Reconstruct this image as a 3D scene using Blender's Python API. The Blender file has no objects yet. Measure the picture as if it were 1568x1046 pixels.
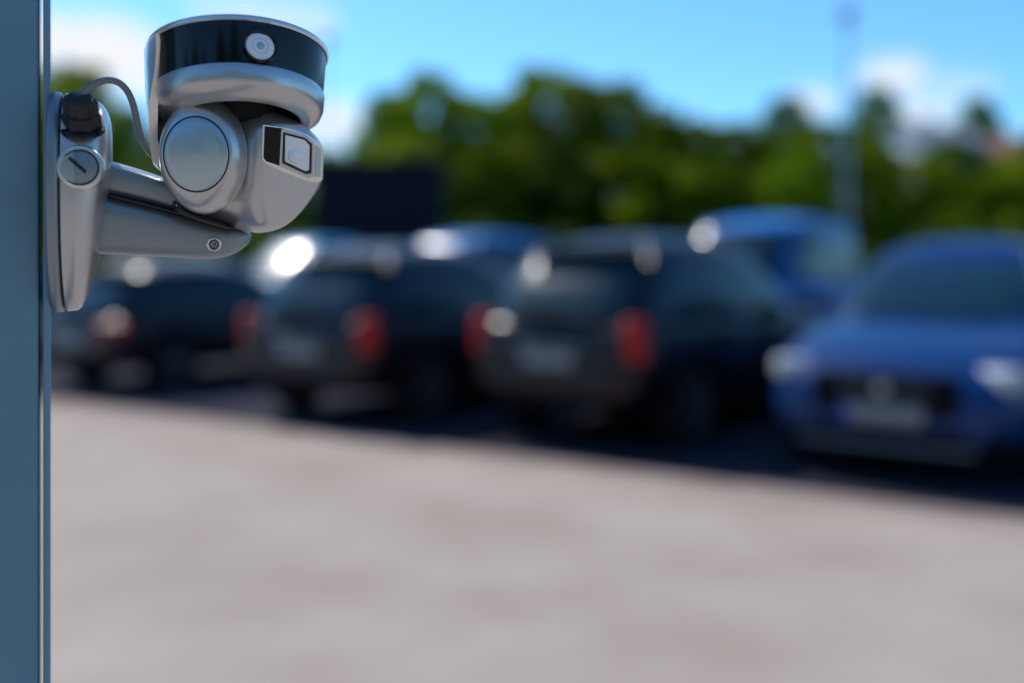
import bpy, bmesh, math, random
import numpy as np
from mathutils import Vector, Matrix, Quaternion
DOF=True
random.seed(7); rng=np.random.default_rng(7)
S=bpy.context.scene
COL=S.collection
S.view_settings.view_transform='Standard'
try: S.view_settings.look='None'
except Exception: pass
S.view_settings.exposure=0
F=35/36*1568; H=1.45

# ---------------------------------------------------------------- materials
def newmat(n):
    m=bpy.data.materials.new(n); m.use_nodes=True
    nt=m.node_tree; b=nt.nodes['Principled BSDF']; return m,nt,b
def simple(n,col,rough=.5,metal=0,coat=0,noise=None,nscale=50,bump=0,spec=.5,coatr=.03,ior=1.5,coatior=1.5):
    m,nt,b=newmat(n)
    b.inputs['Base Color'].default_value=(*col,1); b.inputs['Roughness'].default_value=rough
    b.inputs['Metallic'].default_value=metal; b.inputs['Coat Weight'].default_value=coat
    b.inputs['Coat Roughness'].default_value=coatr; b.inputs['Specular IOR Level'].default_value=spec
    b.inputs['IOR'].default_value=ior; b.inputs['Coat IOR'].default_value=coatior
    tc=nt.nodes.new('ShaderNodeTexCoord'); nz=nt.nodes.new('ShaderNodeTexNoise')
    nz.inputs['Scale'].default_value=nscale; nz.inputs['Detail'].default_value=5
    nt.links.new(tc.outputs['Object'],nz.inputs['Vector'])
    if noise:
        r=nt.nodes.new('ShaderNodeMix'); r.data_type='RGBA'
        r.inputs[6].default_value=(*[c*(1-noise) for c in col],1); r.inputs[7].default_value=(*[min(1,c*(1+noise)) for c in col],1)
        nt.links.new(nz.outputs['Fac'],r.inputs[0]); nt.links.new(r.outputs[2],b.inputs['Base Color'])
    if rough>.15 and metal<.3:
        mr=nt.nodes.new('ShaderNodeMapRange'); mr.inputs[3].default_value=rough*.85; mr.inputs[4].default_value=min(1,rough*1.2)
        nt.links.new(nz.outputs['Fac'],mr.inputs[0]); nt.links.new(mr.outputs[0],b.inputs['Roughness'])
    if bump:
        bp=nt.nodes.new('ShaderNodeBump'); bp.inputs['Strength'].default_value=bump; bp.inputs['Distance'].default_value=.0003
        nt.links.new(nz.outputs['Fac'],bp.inputs['Height']); nt.links.new(bp.outputs[0],b.inputs['Normal'])
    return m
M={}
M['silver']=simple('silver_paint',(.56,.57,.58),.32,.8,.2,noise=.03,nscale=60,coatr=.2)
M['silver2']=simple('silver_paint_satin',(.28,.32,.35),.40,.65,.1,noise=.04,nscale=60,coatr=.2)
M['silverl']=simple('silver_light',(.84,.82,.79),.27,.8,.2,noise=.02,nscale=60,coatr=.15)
M['cap']=simple('cap_paint',(.46,.57,.62),.34,.75,.2,noise=.03,nscale=60,coatr=.2)
M['blackgloss']=simple('black_acrylic',(.003,.003,.004),.14,0,0,spec=.45)
M['blackpanel']=simple('black_window_panel',(.004,.004,.005),.12,0,0,spec=.25)
M['blackmat']=simple('black_plastic',(.012,.013,.015),.45,0,0,noise=.2,nscale=300)
M['darkrec']=simple('dark_recess',(.012,.012,.013),.7,spec=.2)
M['seam']=simple('seam_dark',(.03,.032,.035),.5)
M['chrome']=simple('steel',(.45,.45,.46),.45,1)
M['cable']=simple('cable_sheath',(.20,.23,.25),.45,.1,noise=.1,nscale=400)
M['lensw']=simple('lens_frosted',(.88,.90,.90),.12,0,.8)
M['lensc']=simple('lens_centre',(.5,.52,.51),.2,.3,.8)
M['winglass']=simple('window_glass',(.84,.92,.97),.1,.1,.8,noise=.15,nscale=25)  # near-white base colour stands for the whitish glow of the glass
M['post']=simple('post_paint',(.155,.30,.37),.5,0,.0,noise=.14,nscale=25,bump=.3)
M['postedge']=simple('post_edge',(.19,.34,.42),.7,0,0,spec=.15)
M['tyre']=simple('tyre_rubber',(.012,.012,.014),.8,spec=.1)
M['rim']=simple('alloy_rim',(.22,.23,.25),.45,.9)
M['glass']=simple('car_glass',(.002,.022,.036),.20,0,0,spec=.4)
M['trim']=simple('car_trim',(.006,.005,.008),.6,spec=.08)
M['red']=simple('tail_light_red',(.44,.012,.012),.4,0,0,spec=.3)
M['orange']=simple('lamp_orange',(.7,.16,.02),.4,0,0)
M['head']=simple('headlight_lens',(.58,.59,.62),.35,.1,0)
M['plate']=simple('number_plate',(.24,.24,.25),.5)
M['plateb']=simple('plate_blue',(.01,.06,.42),.5)
M['concretepole']=simple('lamp_metal',(.32,.37,.42),.5,.4)
M['bark']=simple('bark',(.07,.05,.035),.9,noise=.4,nscale=8)

def paint(n,col): return simple(n,col,.45,.0,.6,noise=.08,nscale=3,spec=.05,coatior=1.5,coatr=.27)
P_dark=paint('paint_graphite',(.003,.002,.006)); P_grey=paint('paint_grey',(.020,.015,.021))
P_plum=paint('paint_dark_plum',(.008,.004,.011)); P_navy_skyrefl=paint('paint_navy_sky_reflection',(.0,.032,.145))  # navy made bluer to stand for sky reflected on the hood
P_skyrefl=paint('paint_sky_reflection',(.0,.15,.48)); P_skyrefl_light=paint('paint_sky_reflection_light',(.01,.26,.50)); P_sil=paint('paint_silver',(.40,.42,.45))  # the two blues put the sky's reflection into the rear-row body colour

def leafmat(n,c1,c2):
    m,nt,b=newmat(n)
    out=nt.nodes['Material Output']
    g=nt.nodes.new('ShaderNodeTexCoord'); nz=nt.nodes.new('ShaderNodeTexNoise'); nz.inputs['Scale'].default_value=.9; nz.inputs['Detail'].default_value=3
    nt.links.new(g.outputs['Object'],nz.inputs['Vector'])
    oi=nt.nodes.new('ShaderNodeObjectInfo')
    mr=nt.nodes.new('ShaderNodeMapRange'); mr.inputs[1].default_value=.35; mr.inputs[2].default_value=.65
    nt.links.new(nz.outputs['Fac'],mr.inputs[0])
    mx=nt.nodes.new('ShaderNodeMix'); mx.data_type='RGBA'; mx.inputs[6].default_value=(*c1,1); mx.inputs[7].default_value=(*c2,1)
    nt.links.new(mr.outputs[0],mx.inputs[0])
    hs=nt.nodes.new('ShaderNodeHueSaturation')
    m2=nt.nodes.new('ShaderNodeMapRange'); m2.inputs[3].default_value=.65; m2.inputs[4].default_value=1.35
    nt.links.new(oi.outputs['Random'],m2.inputs[0]); nt.links.new(m2.outputs[0],hs.inputs['Value']); nt.links.new(mx.outputs[2],hs.inputs['Color'])
    nt.links.new(hs.outputs[0],b.inputs['Base Color']); b.inputs['Roughness'].default_value=.65; b.inputs['Specular IOR Level'].default_value=.1
    tr=nt.nodes.new('ShaderNodeBsdfTranslucent'); nt.links.new(hs.outputs[0],tr.inputs[0])
    ms=nt.nodes.new('ShaderNodeMixShader'); ms.inputs[0].default_value=.5
    nt.links.new(b.outputs[0],ms.inputs[1]); nt.links.new(tr.outputs[0],ms.inputs[2]); nt.links.new(ms.outputs[0],out.inputs[0])
    return m
LEAF=[leafmat('foliage_olive',(.065,.13,.004),(.21,.30,.008)),leafmat('foliage_deep',(.035,.09,.010),(.12,.20,.014)),leafmat('foliage_warm',(.10,.15,.005),(.26,.32,.008))]

def groundmat(n,cA,cB,scales,bump=.3,spec=.3,w2=1.0):
    m,nt,b=newmat(n)
    g=nt.nodes.new('ShaderNodeTexCoord')
    n1=nt.nodes.new('ShaderNodeTexNoise'); n1.inputs['Scale'].default_value=scales[0]; n1.inputs['Detail'].default_value=5
    n2=nt.nodes.new('ShaderNodeTexNoise'); n2.inputs['Scale'].default_value=scales[1]; n2.inputs['Detail'].default_value=4
    for q in (n1,n2): nt.links.new(g.outputs['Object'],q.inputs['Vector'])
    sb=nt.nodes.new('ShaderNodeMath'); sb.operation='SUBTRACT'; sb.inputs[1].default_value=.5; nt.links.new(n2.outputs[0],sb.inputs[0])
    ad=nt.nodes.new('ShaderNodeMath'); ad.operation='MULTIPLY_ADD'; ad.inputs[1].default_value=w2
    nt.links.new(sb.outputs[0],ad.inputs[0]); nt.links.new(n1.outputs[0],ad.inputs[2])
    mr=nt.nodes.new('ShaderNodeMapRange'); mr.inputs[1].default_value=.3; mr.inputs[2].default_value=.7; nt.links.new(ad.outputs[0],mr.inputs[0])
    mx=nt.nodes.new('ShaderNodeMix'); mx.data_type='RGBA'; mx.inputs[6].default_value=(*cA,1); mx.inputs[7].default_value=(*cB,1)
    nt.links.new(mr.outputs[0],mx.inputs[0]); nt.links.new(mx.outputs[2],b.inputs['Base Color']); b.inputs['Roughness'].default_value=.9
    b.inputs['Specular IOR Level'].default_value=spec
    bp=nt.nodes.new('ShaderNodeBump'); bp.inputs['Strength'].default_value=bump; bp.inputs['Distance'].default_value=.003
    nt.links.new(n2.outputs[0],bp.inputs['Height']); nt.links.new(bp.outputs[0],b.inputs['Normal'])
    return m
M['concrete']=groundmat('concrete_surface',(.345,.27,.215),(.45,.37,.308),(1.0,70),.12,.15,.15)
M['asphalt']=groundmat('asphalt_surface',(.022,.022,.034),(.042,.042,.056),(.6,60),.2,.05,.3)
M['grass']=groundmat('grass_surface',(.05,.07,.015),(.09,.11,.025),(.3,12),.3,.1)
M['strip']=groundmat('paver_surface',(.26,.19,.165),(.36,.28,.25),(2,20),.1,.2,.4)
M['white']=simple('render_white',(.55,.58,.62),.8,noise=.08,nscale=2)
M['roofred']=simple('roof_tiles_red',(.34,.13,.08),.8,noise=.2,nscale=6)
M['roofgrey']=simple('roof_grey',(.20,.22,.26),.7,noise=.2,nscale=6)
M['shed']=simple('dark_cladding',(.012,.010,.022),.6,noise=.3,nscale=3,spec=.2)
M['line']=simple('bay_line_paint',(.55,.55,.53),.7,noise=.15,nscale=15)

# ---------------------------------------------------------------- mesh helpers
def mkobj(name,verts,faces,mats,fm=None,smooth=True,parent=None):
    me=bpy.data.meshes.new(name); me.from_pydata([tuple(v) for v in verts],[],faces); me.update()
    for m in mats: me.materials.append(m)
    if fm is not None:
        for p,i in zip(me.polygons,fm): p.material_index=i
    bm=bmesh.new(); bm.from_mesh(me); bmesh.ops.recalc_face_normals(bm,faces=bm.faces); bm.to_mesh(me); bm.free()
    if smooth: me.polygons.foreach_set('use_smooth',[True]*len(me.polygons))
    o=bpy.data.objects.new(name,me); COL.objects.link(o)
    if parent: o.parent=parent
    return o
def empty(name,mat):
    o=bpy.data.objects.new(name,None); o.empty_display_size=.1; COL.objects.link(o); o.matrix_world=mat; return o
def box(name,c,s,mat,bev=0,parent=None,rot=None,seg=2):
    bm=bmesh.new(); bmesh.ops.create_cube(bm,size=1)
    bmesh.ops.scale(bm,vec=s,verts=bm.verts)
    if bev: bmesh.ops.bevel(bm,geom=bm.edges[:],offset=bev,segments=seg,affect='EDGES',profile=.6)
    if rot: bmesh.ops.rotate(bm,verts=bm.verts,cent=(0,0,0),matrix=rot)
    bmesh.ops.translate(bm,vec=c,verts=bm.verts)
    me=bpy.data.meshes.new(name); bm.to_mesh(me); bm.free(); me.materials.append(mat)
    o=bpy.data.objects.new(name,me); COL.objects.link(o)
    if parent: o.parent=parent
    return o
def basis(axis,ref=None):
    A=Vector(axis).normalized()
    ex=Vector(ref) if ref else Vector((1,0,0))
    ex=(ex-A*ex.dot(A)).normalized(); ef=ex.cross(A); return A,ex,ef
def revolve(name,prof,C,axis,mats,fm=None,a0=0,a1=360,n=72,parent=None,smooth=True,ref=None,rmod=None,ell=None,skew=None):
    A,ex,ef=basis(axis,ref); C=Vector(C)
    full=abs(a1-a0)>=360; vs=[];fs=[];mi=[]
    na=n if full else n+1; k=len(prof)
    for i in range(na):
        for q,(r,h) in enumerate(prof):
            sa=skew(h) if skew else 0
            t=math.radians(a0+sa+(a1-a0-sa)*i/n)
            rr=r*(rmod(i) if rmod else 1); xs=ell[q] if ell else 1
            d=ex*math.cos(t)*xs+ef*math.sin(t)
            vs.append(C+A*h+d*max(rr,1e-6))
    for i in range(n):
        j=(i+1)%na
        for q in range(k-1):
            fs.append((i*k+q,j*k+q,j*k+q+1,i*k+q+1)); mi.append(fm[q] if fm else 0)
    if not full:
        fs.append(tuple(range(k-1))); fs.append(tuple(n*k+q for q in range(k-1))); mi+=[0,0]
    o=mkobj(name,vs,fs,mats,mi,smooth,parent)
    if smooth:
        md=o.modifiers.new('es','EDGE_SPLIT'); md.split_angle=math.radians(38)
    return o

# ---------------------------------------------------------------- security camera (rigid assembly)
R=.86
d0=Vector((-.324,1,.1115)).normalized(); e3=-d0; e1=d0.cross(Vector((0,0,1))).normalized(); e2=e3.cross(e1)
O=Vector((0,0,H))+d0*R
MW=Matrix((( e1.x,e2.x,e3.x,O.x),(e1.y,e2.y,e3.y,O.y),(e1.z,e2.z,e3.z,O.z),(0,0,0,1)))
sec=empty('security_camera',MW)
ua,ub,us=.0005106,.0005366,.00052
def V(x,y,z=0):
    dx=x-290; return Vector((ua*(dx+2.2e-4*dx*dx),-ub*(y-235),z*us))
def sc(prof): return [(r*us,h*us) for r,h in prof]
HS=.94
def sch(prof): return [(r*us,h*us*HS) for r,h in prof]
def loft(name,secs,mat,expo=2.4,n=28,sub=2,caps=True,post=None):
    vs=[];fs=[];k=len(secs)
    for (x,t,b,zc,zh) in secs:
        yc=(t+b)/2;hh=(b-t)/2
        for i in range(n):
            a=2*math.pi*i/n; c,s_=math.cos(a),math.sin(a)
            z=zc+zh*math.copysign(abs(c)**(2/expo),c); y=yc-hh*math.copysign(abs(s_)**(2/expo),s_)
            p=[x,y,z]
            if post: p=post(p)
            vs.append(V(*p))
    for q in range(k-1):
        for i in range(n):
            j=(i+1)%n; fs.append((q*n+i,q*n+j,(q+1)*n+j,(q+1)*n+i))
    if caps: fs.append(tuple(range(n))); fs.append(tuple((k-1)*n+i for i in range(n)))
    o=mkobj(name,vs,fs,[mat],None,True,sec)
    if sub:
        m=o.modifiers.new('s','SUBSURF'); m.levels=sub; m.render_levels=sub
    return o
A0=(0,.951,-.309); HC=V(365,81,5)
prof=[(0,12),(60,11),(110,8),(132,4),(137.5,1),(138.5,-2),(138,-6),(135.5,-7.5)]
revolve('housing_top_cap',sch(prof),HC,A0,[M['silver'],M['silverl']],[0,0,0,0,1,1,1],parent=sec,n=120)
revolve('black_sensor_band',sch([(134.5,-7),(134,-12),(128,-70),(127,-75)]),HC,A0,[M['blackgloss']],parent=sec,n=120)
revolve('housing_lower_ring',sch([(126.5,-73.5),(129,-74.5),(130,-78),(127.5,-100),(123,-110),(112,-117),(98,-122),(93,-122),(90,-118),(88,-100),(60,-96),(0,-96)]),HC,A0,[M['silver'],M['seam'],M['silver']],[0,0,0,0,0,0,0,0,1,1,1],parent=sec,n=120)
revolve('rear_shell',sch([(139,-6),(141,-12),(140,-40),(139,-70),(137,-110),(134,-150),(128,-192),(121,-197),(114,-190),(122,-150),(124,-110),(126,-70),(130,-10),(139,-6)]),HC,A0,[M['silverl']],a0=150,a1=262,n=60,parent=sec,skew=lambda h:32*min(1,max(0,(-h/us-55)/110))**1.0)
revolve('neck',sch([(0,-90),(60,-90),(50,-128),(0,-130)]),HC,A0,[M['darkrec']],parent=sec)
A,ex,ef=basis(A0)
phi=math.radians(80); nrm=ex*math.cos(phi)+ef*math.sin(phi)
LC=HC+A*(-43*us)+nrm*(127*us)
revolve('sensor_lens_housing',sc([(26,-3),(26,6.5),(24,7.2),(21.5,5.5),(21,3.5)]),LC,nrm,[M['blackgloss']],parent=sec,ref=(1,0,0))
revolve('sensor_lens',sc([(21.5,2),(20.5,5),(19,5.6),(12,6.4),(11,6.2),(6,6.9),(0,7.2)]),LC,nrm,[M['lensc'],M['lensw'],M['lensc']],[0,1,1,0,1,2],parent=sec,ref=(1,0,0))
B=Vector((-.30,.03,.95)); BC=V(311,237,72)
pr=[(84,-70),(84,-12),(88,-9),(89,-4),(88,4),(86,9),(82,19),(75,28),(66,34),(58,37),(56.2,37.2)]
revolve('head_side_shell',sc(pr),BC,B,[M['silver'],M['silverl']],[0,1,1,1,0,0,0,0,0,0],parent=sec,n=96,ell=[.71,.71,.72,.73,.73,.735,.75,.78,.82,.86,.87])
revolve('head_side_seam',sc([(56.4,37.3),(56,34.5),(54.4,34.5),(54,37.5)]),BC,B,[M['seam']],parent=sec,n=96,ell=[.87]*4)
revolve('head_side_disc',sc([(54,35),(53.8,38),(52.5,39.2),(40,41.6),(25,43.6),(0,45)]),BC,B,[M['cap']],parent=sec,n=96,ell=[.87]*6)
def clip(p):
    x,y,z=p; pl=101-(x-395)*.42-(y-230)*.10
    return [x,y,min(z,pl)]
loft('head_module',[(268,200,305,6,36),(285,168,326,6,48),(310,158,334,6,54),(340,155,344,6,58),(366,156,350,12,62),(382,157,353,22,74),(398,161,354,30,84),(428,171,347,32,84),(452,181,326,30,76),(470,193,302,26,62),(484,208,282,22,46),(489,222,268,20,30)],M['silver'],expo=2.5,n=40,sub=2,post=clip)
loft('head_lower_seam',[(262,300,322,8,46),(285,318,330,8,56),(310,327,338,8,60),(340,338,346,8,58),(360,345,350,8,50)],M['seam'],expo=2.5,n=32,sub=1)
def plate(name,pts,zoff,thick,mat,bev=.0006):
    n=len(pts); f=lambda x,y:101-(x-395)*.42-(y-230)*.10+zoff
    vs=[V(x,y,f(x,y)) for x,y in pts]+[V(x,y,f(x,y)-thick) for x,y in pts]
    fs=[tuple(range(n)),tuple(range(2*n-1,n-1,-1))]+[(i,(i+1)%n,n+(i+1)%n,n+i) for i in range(n)]
    o=mkobj(name,vs,fs,[mat],None,False,sec)
    if bev:
        m=o.modifiers.new('b','BEVEL'); m.width=bev; m.segments=3
    return o
plate('window_bezel',[(394,189),(430,192),(460,200),(482,214),(486,222),(486,268),(480,273),(463,272),(420,256),(398,246),(393,240)],2,14,M['silverl'],.0010)
plate('window_black_panel',[(397,192),(425,194),(423,250),(400,243),(396,238)],3.4,6,M['blackpanel'])
plate('window_frame',[(421,194),(458,202),(471,213),(471,264),(462,266),(419,249)],4.2,6,M['silver'])
plate('window_gasket',[(424,199),(457,206),(468,215),(468,259),(460,261),(423,245)],5.2,6,M['blackmat'])
plate('window_glass',[(427,203),(456,209),(464,217),(464,254),(458,256),(427,242)],6,6,M['winglass'])
wn=Vector((.38,.10,.92))
revolve('lens_glow_disc',sc([(13,0),(13,.7),(11.5,1.2),(9,1.5),(4,1.9),(0,2.0)]),V(443,231,101-48*.42+6),wn,[M['winglass'],M['lensw']],[0,0,1,1,1],parent=sec,n=48)  # white lens disc paints the bright glow at the centre of the glass
plate('window_side_trim',[(473,216),(482,222),(482,264),(473,264)],3.4,6,M['cap'])
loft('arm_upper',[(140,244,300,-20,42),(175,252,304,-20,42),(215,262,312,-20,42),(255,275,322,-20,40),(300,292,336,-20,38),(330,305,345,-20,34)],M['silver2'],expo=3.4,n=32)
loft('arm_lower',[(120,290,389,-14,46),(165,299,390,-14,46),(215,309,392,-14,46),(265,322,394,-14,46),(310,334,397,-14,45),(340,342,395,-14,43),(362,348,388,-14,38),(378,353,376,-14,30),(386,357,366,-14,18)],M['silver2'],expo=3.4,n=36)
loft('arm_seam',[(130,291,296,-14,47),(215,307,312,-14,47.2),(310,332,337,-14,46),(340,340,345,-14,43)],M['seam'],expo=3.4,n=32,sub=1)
sp=V(327,371,31)
revolve('arm_screw_ring',sc([(11,-4),(11,1.2),(9.5,2),(8,1.2),(7,-1)]),sp,(0,0,1),[M['silverl']],parent=sec,n=40)
revolve('arm_screw',sc([(8,-1),(6,.2),(3,.4),(2.6,-1.5),(0,-1.5)]),sp,(0,0,1),[M['blackmat'],M['silver2'],M['blackmat']],[0,1,2,2],parent=sec,n=6,smooth=False)
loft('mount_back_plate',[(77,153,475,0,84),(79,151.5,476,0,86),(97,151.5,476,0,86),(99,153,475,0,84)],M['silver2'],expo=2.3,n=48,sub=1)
loft('mount_base',[(98.5,154,474,0,83),(100.5,152.5,475,0,85),(118,153,474,0,85),(124,155,470,0,84),(136,158,446,0,80),(150,162,396,0,73),(160,168,345,0,64),(168,182,300,0,52),(171,200,275,0,40)],M['silver'],expo=2.3,n=48,sub=2)
pc=V(131,260,76)
revolve('plug_ring',sc([(33,-8),(33,4),(31,7),(27,7.5),(25,5),(24.5,0)]),pc,(-.05,.12,1),[M['silverl']],parent=sec,n=72)
revolve('plug_disc',sc([(25,0),(24,4),(22,5),(0,5.5)]),pc,(-.05,.12,1),[M['silver2']],parent=sec,n=72)
o=box('plug_slot',(0,0,0),(40*us,5*us,3*us),M['blackmat'],.0003,sec); o.location=pc+Vector((0,.12,1)).normalized()*5*us; o.rotation_euler=(math.radians(-6),0,math.radians(-42))
revolve('plug_groove',sc([(26,5.8),(25,6.1),(24,5.3)]),pc,(-.05,.12,1),[M['seam']],parent=sec,n=72)
G=Vector((-.02,.90,.42)); gc=V(132,199,60)
revolve('cable_gland_nut',sc([(0,-8),(26,-8),(27,0),(27,14),(25,17),(0,17)]),gc,G,[M['blackmat']],parent=sec,n=6,smooth=False)
revolve('cable_gland_cap',sc([(22,16),(24,19),(24,36),(21,42),(14,47),(8,48),(0,48)]),gc,G,[M['blackmat']],parent=sec,n=48,rmod=lambda i:1.0 if i%4<2 else .93)
revolve('cable_gland_flange',sc([(0,-10),(31,-10),(31,-6),(28,-3),(20,-3)]),gc,G,[M['blackgloss']],parent=sec,n=48)
cp=[(132,168,76),(137,153,80),(155,139,76),(180,133,68),(200,145,58),(210,175,46),(214,208,34),(226,236,20),(250,252,5)]
cu=bpy.data.curves.new('cable','CURVE'); cu.dimensions='3D'; cu.bevel_depth=5*us; cu.bevel_resolution=6; cu.resolution_u=12
s_=cu.splines.new('NURBS'); s_.points.add(len(cp)-1); s_.use_endpoint_u=True; s_.order_u=4
for p,c in zip(s_.points,cp): p.co=(*V(*c),1)
cu.materials.append(M['cable']); o=bpy.data.objects.new('cable',cu); COL.objects.link(o); o.parent=sec

# ---------------------------------------------------------------- steel column at the left
ex77=(77-784)/F; pd=Vector((ex77,1,0)).normalized()
side=Vector((pd.y,-pd.x,0))
c0=Vector((ex77*.775,.775,0))
Rm=Matrix((( side.x,pd.x,0,c0.x),(side.y,pd.y,0,c0.y),(0,0,1,0),(0,0,0,1)))
post=empty('steel_column',Rm)
box('column_shaft',(-.178,.08,1.6),(.34,.16,3.2),M['post'],.003,post,seg=3)
box('column_edge_strip',(-.0025,.078,1.6),(.005,.160,3.2),M['postedge'],.002,post,seg=3)
box('column_foot_plate',(-.17,.08,.022),(.44,.26,.02),M['post'],.003,post)
box('column_top_cap',(-.17,.08,3.206),(.36,.18,.012),M['post'],.003,post)

# ---------------------------------------------------------------- ground
def sheet(name,pts,z,mat):
    return mkobj(name,[(x,y,z) for x,y in pts],[tuple(range(len(pts)))],[mat],None,False)
sheet('ground',[(-400,-400),(400,-400),(400,600),(-400,600)],0,M['grass'])
sheet('concrete_pavement',[(-60,-40),(60,-40),(60,30),(-60,30)],.004,M['concrete'])
u=Vector((.845,-.535)).normalized(); nn=Vector((.535,.845)); b0=Vector((-4.86,10.6))
def PP(a,b): q=b0+u*a+nn*b; return (q.x,q.y)
sheet('asphalt_with_car_shade',[PP(-30,0),PP(30,0),PP(30,16),PP(-30,16)],.008,M['asphalt'])  # dark asphalt also paints the cars' shadow; front edge follows the shadow edge
sheet('paver_strip',[PP(-30,-.22),PP(30,-.22),PP(30,-.003),PP(-30,-.003)],.0085,M['strip'])
vs=[];fs=[]
for i in range(-4,8):
    a=i*2.75+.4; k=len(vs)
    vs+=[(*PP(a-.05,6.4),.012),(*PP(a+.05,6.4),.012),(*PP(a+.05,11.2),.012),(*PP(a-.05,11.2),.012)]; fs.append((k,k+1,k+2,k+3))
mkobj('parking_bay_markings',vs,fs,[M['line']],None,False)

# ---------------------------------------------------------------- cars
def ringpts(w,zl,zt):
    h=zt-zl
    half=[(0,zl),(.78*w,zl),(.93*w,zl+.10*h),(1.0*w,zl+.38*h),(.995*w,zl+.62*h),(.965*w,zl+.84*h),(.90*w,zt-.015),(.6*w,zt+.01),(0,zt+.025)]
    return half+[(-y,z) for y,z in half[-2:0:-1]]
# plan outline of the cabin in unit coordinates
PLAN=[]
def se(q): return (1-abs(q)**7)**(1/7)
ys=np.linspace(-.92,.92,23); xs_=np.linspace(.92,-.92,47)
for y in ys: PLAN.append((se(y),y))
for x in xs_: PLAN.append((x,se(x)))
for y in ys[::-1]: PLAN.append((-se(y),y))
for x in xs_[::-1]: PLAN.append((x,-se(x)))
PLAN=[(x*(1-.045*y*y),y*(1-.05*x*x)) for x,y in PLAN]
def wheel(name,r,w,parent,loc,outer):
    e=[(r*.60,-w*.45),(r*.68,-w*.5),(r*.93,-w*.5),(r*.99,-w*.38),(r,-w*.2),(r,w*.2),(r*.99,w*.38),(r*.93,w*.5),(r*.68,w*.5),(r*.66,w*.42)]
    revolve(name,e,loc,(0,outer,0),[M['tyre']],parent=parent,n=40)
    rp=[(r*.67,w*.42),(r*.67,w*.49),(r*.62,w*.47),(r*.58,w*.2),(0,w*.15)]
    revolve(name+'_rim',rp,loc,(0,outer,0),[M['rim'],M['trim']],[0,0,0,1],parent=parent,n=40)
    bm=bmesh.new()
    for i in range(5):
        bb=bmesh.ops.create_cube(bm,size=1)['verts']
        bmesh.ops.scale(bm,vec=(r*.6,.025,r*.17),verts=bb); bmesh.ops.translate(bm,vec=(r*.32,0,0),verts=bb)
        bmesh.ops.rotate(bm,verts=bb,cent=(0,0,0),matrix=Matrix.Rotation(i*2*math.pi/5+.3,3,'Y'))
    bb=bmesh.ops.create_cone(bm,cap_ends=True,segments=20,radius1=r*.16,radius2=r*.14,depth=.03)['verts']
    bmesh.ops.rotate(bm,verts=bb,cent=(0,0,0),matrix=Matrix.Rotation(math.pi/2,3,'X'))
    bmesh.ops.translate(bm,vec=Vector(loc)+Vector((0,outer*w*.42,0)),verts=bm.verts)
    me=bpy.data.meshes.new(name+'_spokes'); bm.to_mesh(me); bm.free(); me.materials.append(M['rim'])
    o=bpy.data.objects.new(name+'_spokes',me); COL.objects.link(o); o.parent=parent
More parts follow.
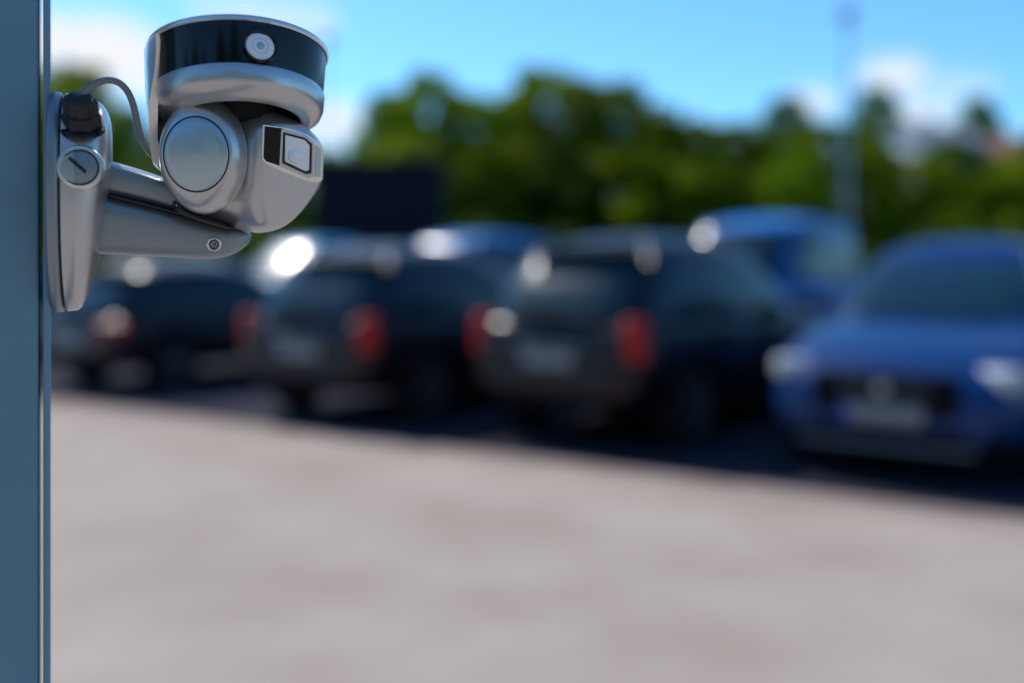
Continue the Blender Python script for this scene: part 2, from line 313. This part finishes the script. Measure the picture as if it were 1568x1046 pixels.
def car(front,ang,L=4.4,W=1.8,Ht=1.6,mat=None,kind='suv',flip=False,tl='tall',name='parked_car',rake=.0):
    a=math.radians(ang); h=Vector((math.cos(a),math.sin(a)))
    P=Vector(front); yaw=a
    if flip: P=P+h*L; yaw=a+math.pi
    E=empty(name,Matrix.Translation((P.x,P.y,.012))@Matrix.Rotation(yaw,4,'Z'))
    hw=W/2; rw=.345 if kind!='sedan' else .325
    bt={'suv':.61,'van':.56,'sedan':.635}[kind]*Ht; hood=bt-.06
    gr=.24 if kind=='suv' else .2
    ws=L-1.30 if kind!='van' else L-.95
    st=[(0.0,.46,bt-.22,.78),(.05,.34,bt-.07,.89),(.22,gr+.03,bt-.01,.97),(.7,gr,bt,1),(1.5,gr,bt,1),(2.4,gr,bt-.01,1),(ws,gr,bt-.02,1),(L-.75,gr,hood-.05,.975),(L-.35,gr,hood-.13,.93),(L-.13,gr+.02,hood-.24,.86),(L-.03,gr+.05,hood-.34,.77),(L,gr+.16,hood-.42,.70)]
    vs=[];fs=[];n=None
    for x,zl,zt,wf in st:
        rp=ringpts(hw*wf,zl,zt); n=len(rp); vs+=[(x,y,z) for y,z in rp]
    k=len(st)
    for q in range(k-1):
        for i in range(n):
            j=(i+1)%n; fs.append((q*n+i,q*n+j,(q+1)*n+j,(q+1)*n+i))
    fs.append(tuple(range(n))); fs.append(tuple((k-1)*n+i for i in range(n)))
    body=mkobj('body',vs,fs,[mat,M['trim']],None,True,E)
    sm=body.modifiers.new('s','SUBSURF'); sm.levels=2; sm.render_levels=2
    wx=(.80,L-.88)
    bm=bmesh.new()
    for x in wx:
        for sgn in (1,-1):
            bb=bmesh.ops.create_cone(bm,cap_ends=True,segments=40,radius1=rw+.055,radius2=rw+.055,depth=.36)['verts']
            bmesh.ops.rotate(bm,verts=bb,cent=(0,0,0),matrix=Matrix.Rotation(math.pi/2,3,'X'))
            bmesh.ops.translate(bm,vec=(x,sgn*(hw-.10),rw+.0),verts=bb)
    cm=bpy.data.meshes.new('c'); bm.to_mesh(cm); bm.free(); co=bpy.data.objects.new('c',cm); COL.objects.link(co)
    co.matrix_world=E.matrix_world.copy()
    bo=body.modifiers.new('b','BOOLEAN'); bo.operation='DIFFERENCE'; bo.solver='EXACT'; bo.object=co
    bpy.context.view_layer.update()
    dg=bpy.context.evaluated_depsgraph_get()
    nm=bpy.data.meshes.new_from_object(body.evaluated_get(dg)); body.modifiers.clear(); body.data=nm
    nm.materials.clear(); nm.materials.append(mat); nm.materials.append(M['trim'])
    bpy.data.objects.remove(co)
    for p in nm.polygons:
        c=p.center; inw=any(abs(c.x-x)<rw+.05 and (c.x-x)**2+(c.z-rw)**2<(rw+.05)**2 and abs(c.y)>hw-.35 for x in wx)
        p.material_index=1 if (c.z<gr+.13 or inw) else 0; p.use_smooth=True
    es=body.modifiers.new('e','EDGE_SPLIT'); es.split_angle=math.radians(40)
    rz=Ht
    if kind=='sedan': xb=(.55,ws+.12); xt=(1.25,ws-.80)
    elif kind=='van': xb=(.03,ws+.14); xt=(.18,ws-.58)
    else: xb=(.05,ws+.12); xt=(.50,ws-.78)
    wb,wt=hw*.93,hw*(.72 if kind!='van' else .80)
    z0=bt-.035; z1=rz-.12; NV=12; NR=7
    vs=[];fs=[];mi=[]; n=len(PLAN)
    def ringat(v):
        cx=((xb[0]+xb[1])*(1-v)+(xt[0]+xt[1])*v)/2; ax=((xb[1]-xb[0])*(1-v)+(xt[1]-xt[0])*v)/2
        b=wb*(1-v)+wt*v; bul=.035*math.sin(math.pi*v)
        return cx,ax+bul,b+bul
    for q in range(NV+1):
        v=q/NV; cx,ax,b=ringat(v)
        for X,Y in PLAN: vs.append((cx+ax*X,b*Y,z0+(z1-z0)*v-(.05*X*X*v)))
    cx,ax,b=ringat(1)
    for q in range(1,NR):
        w=(q/NR)**1.6
        for X,Y in PLAN: vs.append((cx+ax*X*(1-w),b*Y*(1-w),z1+.12*(1-(1-w)**3.2)-(.05*(X*(1-w))**2)))
    ci=len(vs); vs.append((cx,0,z1+.12))
    nr=NV+NR
    bp=[-.30,.22] if kind!='sedan' else [-.28,.20]
    for q in range(nr-1):
        for i in range(n):
            j=(i+1)%n; fs.append((q*n+i,q*n+j,(q+1)*n+j,(q+1)*n+i))
            g=0
            if q<NV:
                vm=(q+.5)/NV; X=(PLAN[i][0]+PLAN[j][0])/2; Y=(PLAN[i][1]+PLAN[j][1])/2
                if .08<vm<.93:
                    if abs(X)>.93 and abs(Y)<.80: g=1
                    elif abs(Y)>.90 and abs(X)<.84 and all(abs(X-p_)>.025 for p_ in bp): g=1
            mi.append(g)
    for i in range(n): fs.append(((nr-1)*n+i,(nr-1)*n+(i+1)%n,ci)); mi.append(0)
    mkobj('cabin',vs,fs,[mat,M['glass']],mi,True,E)
    for i,(x,s) in enumerate([(wx[0],1),(wx[0],-1),(wx[1],1),(wx[1],-1)]):
        wheel('wheel_%d'%(i+1),rw,.22,E,(x,s*(hw-.125),rw-.002),s)
    RZ=lambda d:Matrix.Rotation(math.radians(d),3,'Z')
    for i,s in enumerate((1,-1)):
        if tl=='tall': box('tail_light_%d'%(i+1),(.125,s*hw*.81,bt-.18),(.17,.19,.34),M['red'],.06,E,RZ(s*-32),4)
        else: box('tail_light_%d'%(i+1),(.115,s*hw*.76,bt-.19),(.16,.34,.15),M['red'],.05,E,RZ(s*-26),4)
        box('reflector_%d'%(i+1),(.05,s*hw*.70,.47),(.05,.16,.045),M['red'],.01,E,RZ(s*-14))
        box('headlight_%d'%(i+1),(L-.235,s*hw*.70,hood-.285),(.22,.34,.15),M['head'],.06,E,RZ(s*-30),4)
        box('turn_signal_%d'%(i+1),(L-.30,s*hw*.86,hood-.31),(.16,.04,.07),M['orange'],.015,E,RZ(s*-14))
        box('fog_recess_%d'%(i+1),(L-.12,s*hw*.64,.37),(.14,.26,.13),M['trim'],.03,E,RZ(s*-24))
        box('fog_lamp_%d'%(i+1),(L-.065,s*hw*.62,.37),(.06,.10,.08),M['head'],.02,E,RZ(s*-24))
        box('mirror_%d'%(i+1),(ws-.42,s*(hw+.06),bt+.05),(.12,.20,.14),mat,.05,E,None,4)
        for j,x in enumerate((1.15,2.12,ws-.22)):
            box('door_gap_%d_%d'%(i+1,j+1),(x,s*hw*.985,.35+(bt-.45)/2),(.008,hw*.035,bt-.50),M['trim'],0,E)
        for j,x in enumerate((1.28,2.26)):
            box('door_handle_%d_%d'%(i+1,j+1),(x+.06,s*hw*.985,bt-.16),(.17,.05,.03),M['trim'],.01,E)
        box('sill_trim_%d'%(i+1),(L/2-.04,s*(hw*.965),gr+.08),(L-2.55,.06,.08),M['trim'],.02,E)
    box('rear_bumper',(.07,0,.50),(.14,W*.68,.20),mat,.06,E,None,4)
    box('rear_diffuser',(.06,0,.36),(.10,W*.55,.10),M['trim'],.04,E)
    box('rear_plate',(-.008,0,bt-.34),(.02,.50,.11),M['plate'],.004,E)
    box('rear_plate_band',(-.0195,.235,bt-.34),(.004,.03,.10),M['plateb'],0,E)
    box('hatch_trim',(.01,0,bt-.235),(.04,.62,.025),M['rim'],.01,E)
    if kind!='sedan':
        box('roof_spoiler',(xt[0]-.03,0,rz-.115),(.20,wt*1.6,.03),mat,.012,E)
        if Ht>1.66:
            for i,s in enumerate((1,-1)): box('roof_rail_%d'%(i+1),((xt[0]+xt[1])/2,s*wt*.80,rz-.005),(xt[1]-xt[0]-.5,.03,.03),M['trim'],.01,E)
    box('rear_wiper',(xb[0]+.01,.12,bt+.04),(.03,.42,.02),M['trim'],0,E)
    gh=.27 if kind=='sedan' else .17; gw=.92 if kind=='sedan' else .70
    box('grille',(L-.04,0,hood-.40 if kind=='sedan' else hood-.36),(.13,gw,gh),M['trim'],.04,E)
    for j in range(3): box('grille_bar_%d'%(j+1),(L+.026,0,hood-.42+j*.05),(.012,.58,.008),M['rim'],.003,E)
    box('badge',(L+.034,0,hood-.365),(.012,.08,.07),M['chrome'],.005,E)
    box('lower_intake',(L-.035,0,.33),(.10,W*(.56 if kind=='sedan' else .46),.12),M['trim'],.03,E)
    box('front_bumper_lip',(L-.06,0,.255),(.14,W*.62,.04),M['rim'],.02,E)
    box('front_plate',(L+.030,0,.465),(.02,.52,.115),M['plate'],.004,E)
    box('front_plate_band',(L+.042,-.235,.465),(.004,.045,.11),M['plateb'],0,E)
    box('front_wipers',(ws+.15,0,bt-.005),(.04,W*.55,.02),M['trim'],0,E)
    return E
car((-5.0,11.2),56,4.3,1.78,1.50,P_grey,'suv',tl='wide')
car((-1.93,8.95),57,4.4,1.80,1.64,P_plum,'suv')
car((.27,7.8),52,4.5,1.80,1.70,P_dark,'suv')
car((2.42,6.5),54,4.5,1.82,1.66,P_navy_skyrefl,'sedan',flip=True)
car((2.3,12.6),54,4.6,1.95,2.15,P_skyrefl,'van',flip=True,name='parked_van')
car((.3,14.2),55,4.4,1.85,1.88,P_dark,'suv',flip=True)
car((-2.1,16.0),55,4.4,1.85,2.0,P_skyrefl,'van',flip=True,name='parked_van')
car((-5.6,18.0),55,4.4,1.85,1.95,P_skyrefl_light,'suv',flip=True)
car((5.6,11.2),54,4.4,1.85,1.66,P_skyrefl,'suv',flip=True)
car((-9.2,20.6),55,4.4,1.85,1.6,P_sil,'suv',flip=True)
car((-9.0,14.2),56,4.4,1.8,1.55,P_plum,'suv')

# ---------------------------------------------------------------- trees
def leafquads(clumps,per,size):
    cs=[];
    for (cx,cy,cz,r) in clumps:
        k=int(per*(r/.8)**2)
        d=rng.normal(size=(k,3)); d/=np.linalg.norm(d,axis=1)[:,None]
        rad=r*(rng.random(k)**.45)*(.8+.45*rng.random(k))
        cs.append(np.array([cx,cy,cz])+d*rad[:,None]*np.array([1,1,.8]))
    c=np.concatenate(cs); k=len(c)
    a=rng.normal(size=(k,3)); a/=np.linalg.norm(a,axis=1)[:,None]
    b=np.cross(a,rng.normal(size=(k,3))); b/=np.linalg.norm(b,axis=1)[:,None]
    s=(size*(.6+.8*rng.random(k)))[:,None]
    v=np.stack([c-a*s,c-b*s*.6,c+a*s,c+b*s*.6],1).reshape(-1,3)
    f=np.arange(4*k).reshape(-1,4); return v,f
def limb(vs,fs,p,q,r0,r1,n=7):
    p=Vector(p);q=Vector(q);A,e_,f_=basis(q-p,(.3,1,.2)); k=len(vs)
    for c,r in ((p,r0),(q,r1)):
        for i in range(n):
            t=2*math.pi*i/n; vs.append(tuple(c+(e_*math.cos(t)+f_*math.sin(t))*r))
    for i in range(n):
        j=(i+1)%n; fs.append((k+i,k+j,k+n+j,k+n+i))
def treemesh(name,Ht,cr,mat,nclump=42,per=170,low=.18,lean=0):
    vs=[];fs=[]
    pts=[Vector((0,0,-.1)),Vector((.1,.05,Ht*.25)),Vector((-.05,.1,Ht*.5)),Vector((.1+lean,0,Ht*.85))]
    rr=[.20,.15,.10,.03]
    for i in range(3): limb(vs,fs,pts[i],pts[i+1],rr[i],rr[i+1])
    cl=[]
    for i in range(nclump):
        t=low+(1-low)*((i+.5)/nclump); z=Ht*t
        prof=math.sin(math.pi*min(1,max(0,(t-low)/(1-low)))**.75)**.6
        a=i*2.4+random.uniform(-.5,.5); rad=cr*prof*random.uniform(.45,1.02)
        r=random.uniform(.5,.95)*(1 if t<.85 else .7)
        x,y=rad*math.cos(a)+lean*t,rad*math.sin(a)
        cl.append((x,y,min(z,Ht-.4),r))
        if i%2==0:
            zb=max(.12*Ht,z-rad*.8); zz=zb/Ht
            limb(vs,fs,(0.05,.05,zb),(x,y,z),.06*(1.2-zz),.015,5)
    v,f=leafquads(cl,per,.15)
    k=len(vs); av=vs+[tuple(q) for q in v]; af=fs+[tuple(int(i)+k for i in q) for q in f]
    me=bpy.data.meshes.new(name); me.from_pydata(av,[],af); me.materials.append(M['bark']); me.materials.append(mat)
    mi=np.ones(len(af),dtype=np.int32); mi[:len(fs)]=0; me.polygons.foreach_set('material_index',mi); me.update(); return me
protos=[(treemesh('crown_a',8,2.7,LEAF[0]),8),(treemesh('crown_b',8,2.3,LEAF[1],38,170),8),(treemesh('crown_c',7,3.0,LEAF[2],44,160,.14),7)]
def tree(px,top,d,pi=None,wide=1.0):
    pi=random.randrange(3) if pi is None else pi
    me,h0=protos[pi]; x=(px-784)/F*d; hh=H+(405-top)/F*d+.3
    o=bpy.data.objects.new('deciduous_tree',me); COL.objects.link(o); o.location=(x,d,0)
    s=hh/h0; o.scale=(s*wide,s*wide,s); o.rotation_euler=(0,0,random.uniform(0,6.28))
for t in [(40,110,30,2,1.1),(115,110,33,0,.85),(200,175,37,1,.9),(270,200,40,0,1),(330,230,40,2,1),(420,215,42,1,1),(500,240,44,0,1),
          (590,150,41,1,.8),(650,118,40,0,.85),(715,150,43,2,.9),(775,160,41,1,.9),(820,112,40,0,.9),(885,128,38,2,.9),(950,132,40,0,.95),(1010,190,43,1,.9),(1065,192,40,2,1),
          (1130,195,40,0,1),(1200,158,42,1,.8),(1265,195,39,2,.9),(1345,140,62,1,.75),(1330,215,42,0,.9),(1400,250,40,2,1.0),(1460,222,41,0,.9),(1495,155,64,1,.7),(1545,245,40,2,1),(1620,200,42,0,1),
          (620,215,36,2,.9),(740,230,35,0,.95),(860,220,35,1,.9),(980,235,35,2,1),(1090,245,35,0,1),(1220,240,35,0,1),(560,225,46,2,1),(1170,215,47,1,1),(1040,215,48,2,1),(-60,150,32,0,1),(1700,180,44,2,1),(1370,190,66,0,.9),(1470,200,68,2,.9)]:
    tree(*t)
# unseen trees added behind the camera to darken reflections
for i in range(13):
    me,h0=protos[i%3]; o=bpy.data.objects.new('deciduous_tree',me); COL.objects.link(o)
    o.location=(-34+i*5.2+random.uniform(-1,1),-19+random.uniform(-2,2),0); s=random.uniform(1.0,1.35); o.scale=(s*1.1,s*1.1,s); o.rotation_euler=(0,0,random.uniform(0,6.28))
cl=[]
for i in range(150):
    x=-24+i*.34+random.uniform(-.2,.2)
    cl.append((x,32+random.uniform(-.6,.6),random.uniform(.5,2.4),random.uniform(.5,.8)))
v,f=leafquads(cl,110,.13)
hm=bpy.data.meshes.new('hedge'); hm.from_pydata([tuple(q) for q in v],[],[tuple(int(i) for i in q) for q in f]); hm.materials.append(LEAF[1])
o=bpy.data.objects.new('hedge',hm); COL.objects.link(o)

# ---------------------------------------------------------------- buildings
def house(name,c,w,dp,he,hr,wall,roof,yaw=0):
    E=empty(name,Matrix.Translation(c)@Matrix.Rotation(math.radians(yaw),4,'Z'))
    box('walls',(0,0,he/2),(w,dp,he),wall,0,E)
    vs=[(-w/2,-dp/2,he),(w/2,-dp/2,he),(w/2,dp/2,he),(-w/2,dp/2,he),(-w/2,0,he+hr),(w/2,0,he+hr)]
    mkobj('gables',vs,[(0,3,4),(1,5,2)],[wall],None,False,E)
    e=.35
    vs=[(-w/2-e,-dp/2-e,he-.15),(w/2+e,-dp/2-e,he-.15),(w/2+e,0,he+hr+.08),(-w/2-e,0,he+hr+.08),(w/2+e,dp/2+e,he-.15),(-w/2-e,dp/2+e,he-.15)]
    o=mkobj('roof',vs,[(0,1,2,3),(3,2,4,5)],[roof],None,False,E); m=o.modifiers.new('s','SOLIDIFY'); m.thickness=.15
    box('chimney',(w*.2,dp*.12,he+hr),(.6,.6,1.4),wall,.02,E)
    k=0
    for z in np.arange(1.6,he-.8,2.9):
        for x in np.linspace(-w*.34,w*.34,3):
            k+=1; box('window_frame_%d'%k,(x,-dp/2-.02,z),(1.05,.08,1.35),M['line'],.01,E); box('window_%d'%k,(x,-dp/2-.04,z),(.85,.08,1.15),M['glass'],.0,E)
    box('door',(w*.48-1.1,-dp/2-.03,1.05),(.95,.08,2.1),M['bark'],.01,E)
def at(px,d,z=0): return Vector(((px-784)/F*d,d,z))
house('white_house',at(1412,58),4.2,6,8.3,1.2,M['white'],M['roofgrey'],12)
house('red_roof_house',at(1575,60),6.5,8,7.6,1.5,M['roofred'],M['roofred'],-8)
E=empty('storage_shed',Matrix.Translation(at(580,27))@Matrix.Rotation(math.radians(8),4,'Z'))
box('shed_walls',(0,0,1.95),(3.3,4,3.9),M['shed'],.02,E); box('shed_roof',(0,0,3.98),(3.7,4.4,.16),M['shed'],.03,E)
for i in range(12): box('shed_batten_%d'%(i+1),(-1.5+i*.273,-2.02,1.95),(.05,.04,3.8),M['shed'],.005,E)
box('shed_door',(.5,-2.05,1.0),(1.2,.06,2.0),M['trim'],.01,E)

# ---------------------------------------------------------------- street lamps
def lamp(px,d,top,k=1):
    h=H+(405-top)/F*d; E=empty('street_lamp',Matrix.Translation(at(px,d)))
    revolve('pole',[(.0,0),(.11,0),(.11,.5),(.065*k,.55),(.032*k,h-.2),(.0,h-.2)],(0,0,0),(0,0,1),[M['concretepole']],parent=E,n=20)
    revolve('lamp_collar',[(.0,h-.3),(.06,h-.3),(.07,h-.15),(.0,h-.15)],(0,0,0),(0,0,1),[M['trim']],parent=E,n=20)
    revolve('lamp_head',[(.0,h-.15),(.12,h-.14),(.24,h+.02),(.22,h+.08),(.1,h+.14),(0,h+.15)],(0,0,0),(0,0,1),[M['concretepole']],parent=E,n=24)
lamp(1298,24,22); lamp(500,32,60,.8)

# ---------------------------------------------------------------- light & sky
el=math.radians(46); sh=Vector((-.6,.8)).normalized()
sd=Vector((sh.x*math.cos(el),sh.y*math.cos(el),math.sin(el)))
L_=bpy.data.lights.new('sun','SUN'); L_.energy=4.3; L_.angle=math.radians(.5); L_.color=(1,.94,.86)
lo=bpy.data.objects.new('sun',L_); COL.objects.link(lo); lo.rotation_euler=sd.to_track_quat('Z','Y').to_euler(); lo.location=(0,0,20)
W=bpy.data.worlds.new('World'); S.world=W; W.use_nodes=True; nt=W.node_tree
bg=nt.nodes['Background']; sky=nt.nodes.new('ShaderNodeTexSky'); sky.sky_type='NISHITA'; sky.sun_disc=False
sky.sun_elevation=el; sky.sun_rotation=math.atan2(sh.x,sh.y)%(2*math.pi); sky.air_density=1.0; sky.dust_density=.3; sky.ozone_density=2.0
bg.inputs['Strength'].default_value=.15
tint=nt.nodes.new('ShaderNodeMix'); tint.data_type='RGBA'; tint.blend_type='MULTIPLY'; tint.inputs[0].default_value=1; tint.inputs[7].default_value=(.54,.97,1.25,1)
nt.links.new(sky.outputs[0],tint.inputs[6])
tc=nt.nodes.new('ShaderNodeTexCoord'); nz=nt.nodes.new('ShaderNodeTexNoise'); nz.inputs['Scale'].default_value=9; nz.inputs['Detail'].default_value=5
nt.links.new(tc.outputs['Generated'],nz.inputs['Vector'])
prev=None
def cdir(px,py): return Vector(((px-784)/F,1,(405-py)/F)).normalized()
for (px,py,r,st) in [(150,85,.085,1),(60,60,.06,1),(230,120,.05,.8),(360,20,.055,1),(450,30,.05,1),(500,190,.06,.6),(1240,155,.035,.7),(1370,115,.045,.65),(1480,130,.035,.6),(1420,180,.06,.6),(-150,-100,.12,1),(900,-420,.12,.8),(1700,-300,.15,.9)]:
    d=cdir(px,py)
    sb=nt.nodes.new('ShaderNodeVectorMath'); sb.operation='SUBTRACT'; sb.inputs[1].default_value=d; nt.links.new(tc.outputs['Generated'],sb.inputs[0])
    ml=nt.nodes.new('ShaderNodeVectorMath'); ml.operation='MULTIPLY'; ml.inputs[1].default_value=(1,1,1.7); nt.links.new(sb.outputs[0],ml.inputs[0])
    ln=nt.nodes.new('ShaderNodeVectorMath'); ln.operation='LENGTH'; nt.links.new(ml.outputs[0],ln.inputs[0])
    mr=nt.nodes.new('ShaderNodeMapRange'); mr.inputs[1].default_value=r; mr.inputs[2].default_value=0; mr.inputs[3].default_value=0; mr.inputs[4].default_value=st
    nt.links.new(ln.outputs['Value'],mr.inputs[0])
    if prev is None: prev=mr.outputs[0]
    else:
        mm=nt.nodes.new('ShaderNodeMath'); mm.operation='MAXIMUM'; nt.links.new(prev,mm.inputs[0]); nt.links.new(mr.outputs[0],mm.inputs[1]); prev=mm.outputs[0]
ns=nt.nodes.new('ShaderNodeMapRange'); ns.inputs[1].default_value=.35; ns.inputs[2].default_value=.65; ns.inputs[3].default_value=.5; ns.inputs[4].default_value=2.2; nt.links.new(nz.outputs[0],ns.inputs[0])
mu=nt.nodes.new('ShaderNodeMath'); mu.operation='MULTIPLY'; mu.use_clamp=True; nt.links.new(prev,mu.inputs[0]); nt.links.new(ns.outputs[0],mu.inputs[1])
mc=nt.nodes.new('ShaderNodeMix'); mc.data_type='RGBA'; mc.inputs[7].default_value=(6.2,6.3,6.6,1)
nt.links.new(mu.outputs[0],mc.inputs[0]); nt.links.new(tint.outputs[2],mc.inputs[6]); nt.links.new(mc.outputs[2],bg.inputs[0])

# ---------------------------------------------------------------- camera
cd=bpy.data.cameras.new('camera'); cam=bpy.data.objects.new('camera',cd); COL.objects.link(cam)
cam.location=(0,0,H); cam.rotation_euler=(math.radians(90),0,0)
cd.lens=35; cd.sensor_width=36; cd.shift_y=-(523-405)/1568; cd.clip_start=.02; cd.clip_end=2000
cd.dof.use_dof=DOF; cd.dof.focus_distance=.785; cd.dof.aperture_fstop=35/1000/.0255
S.camera=cam
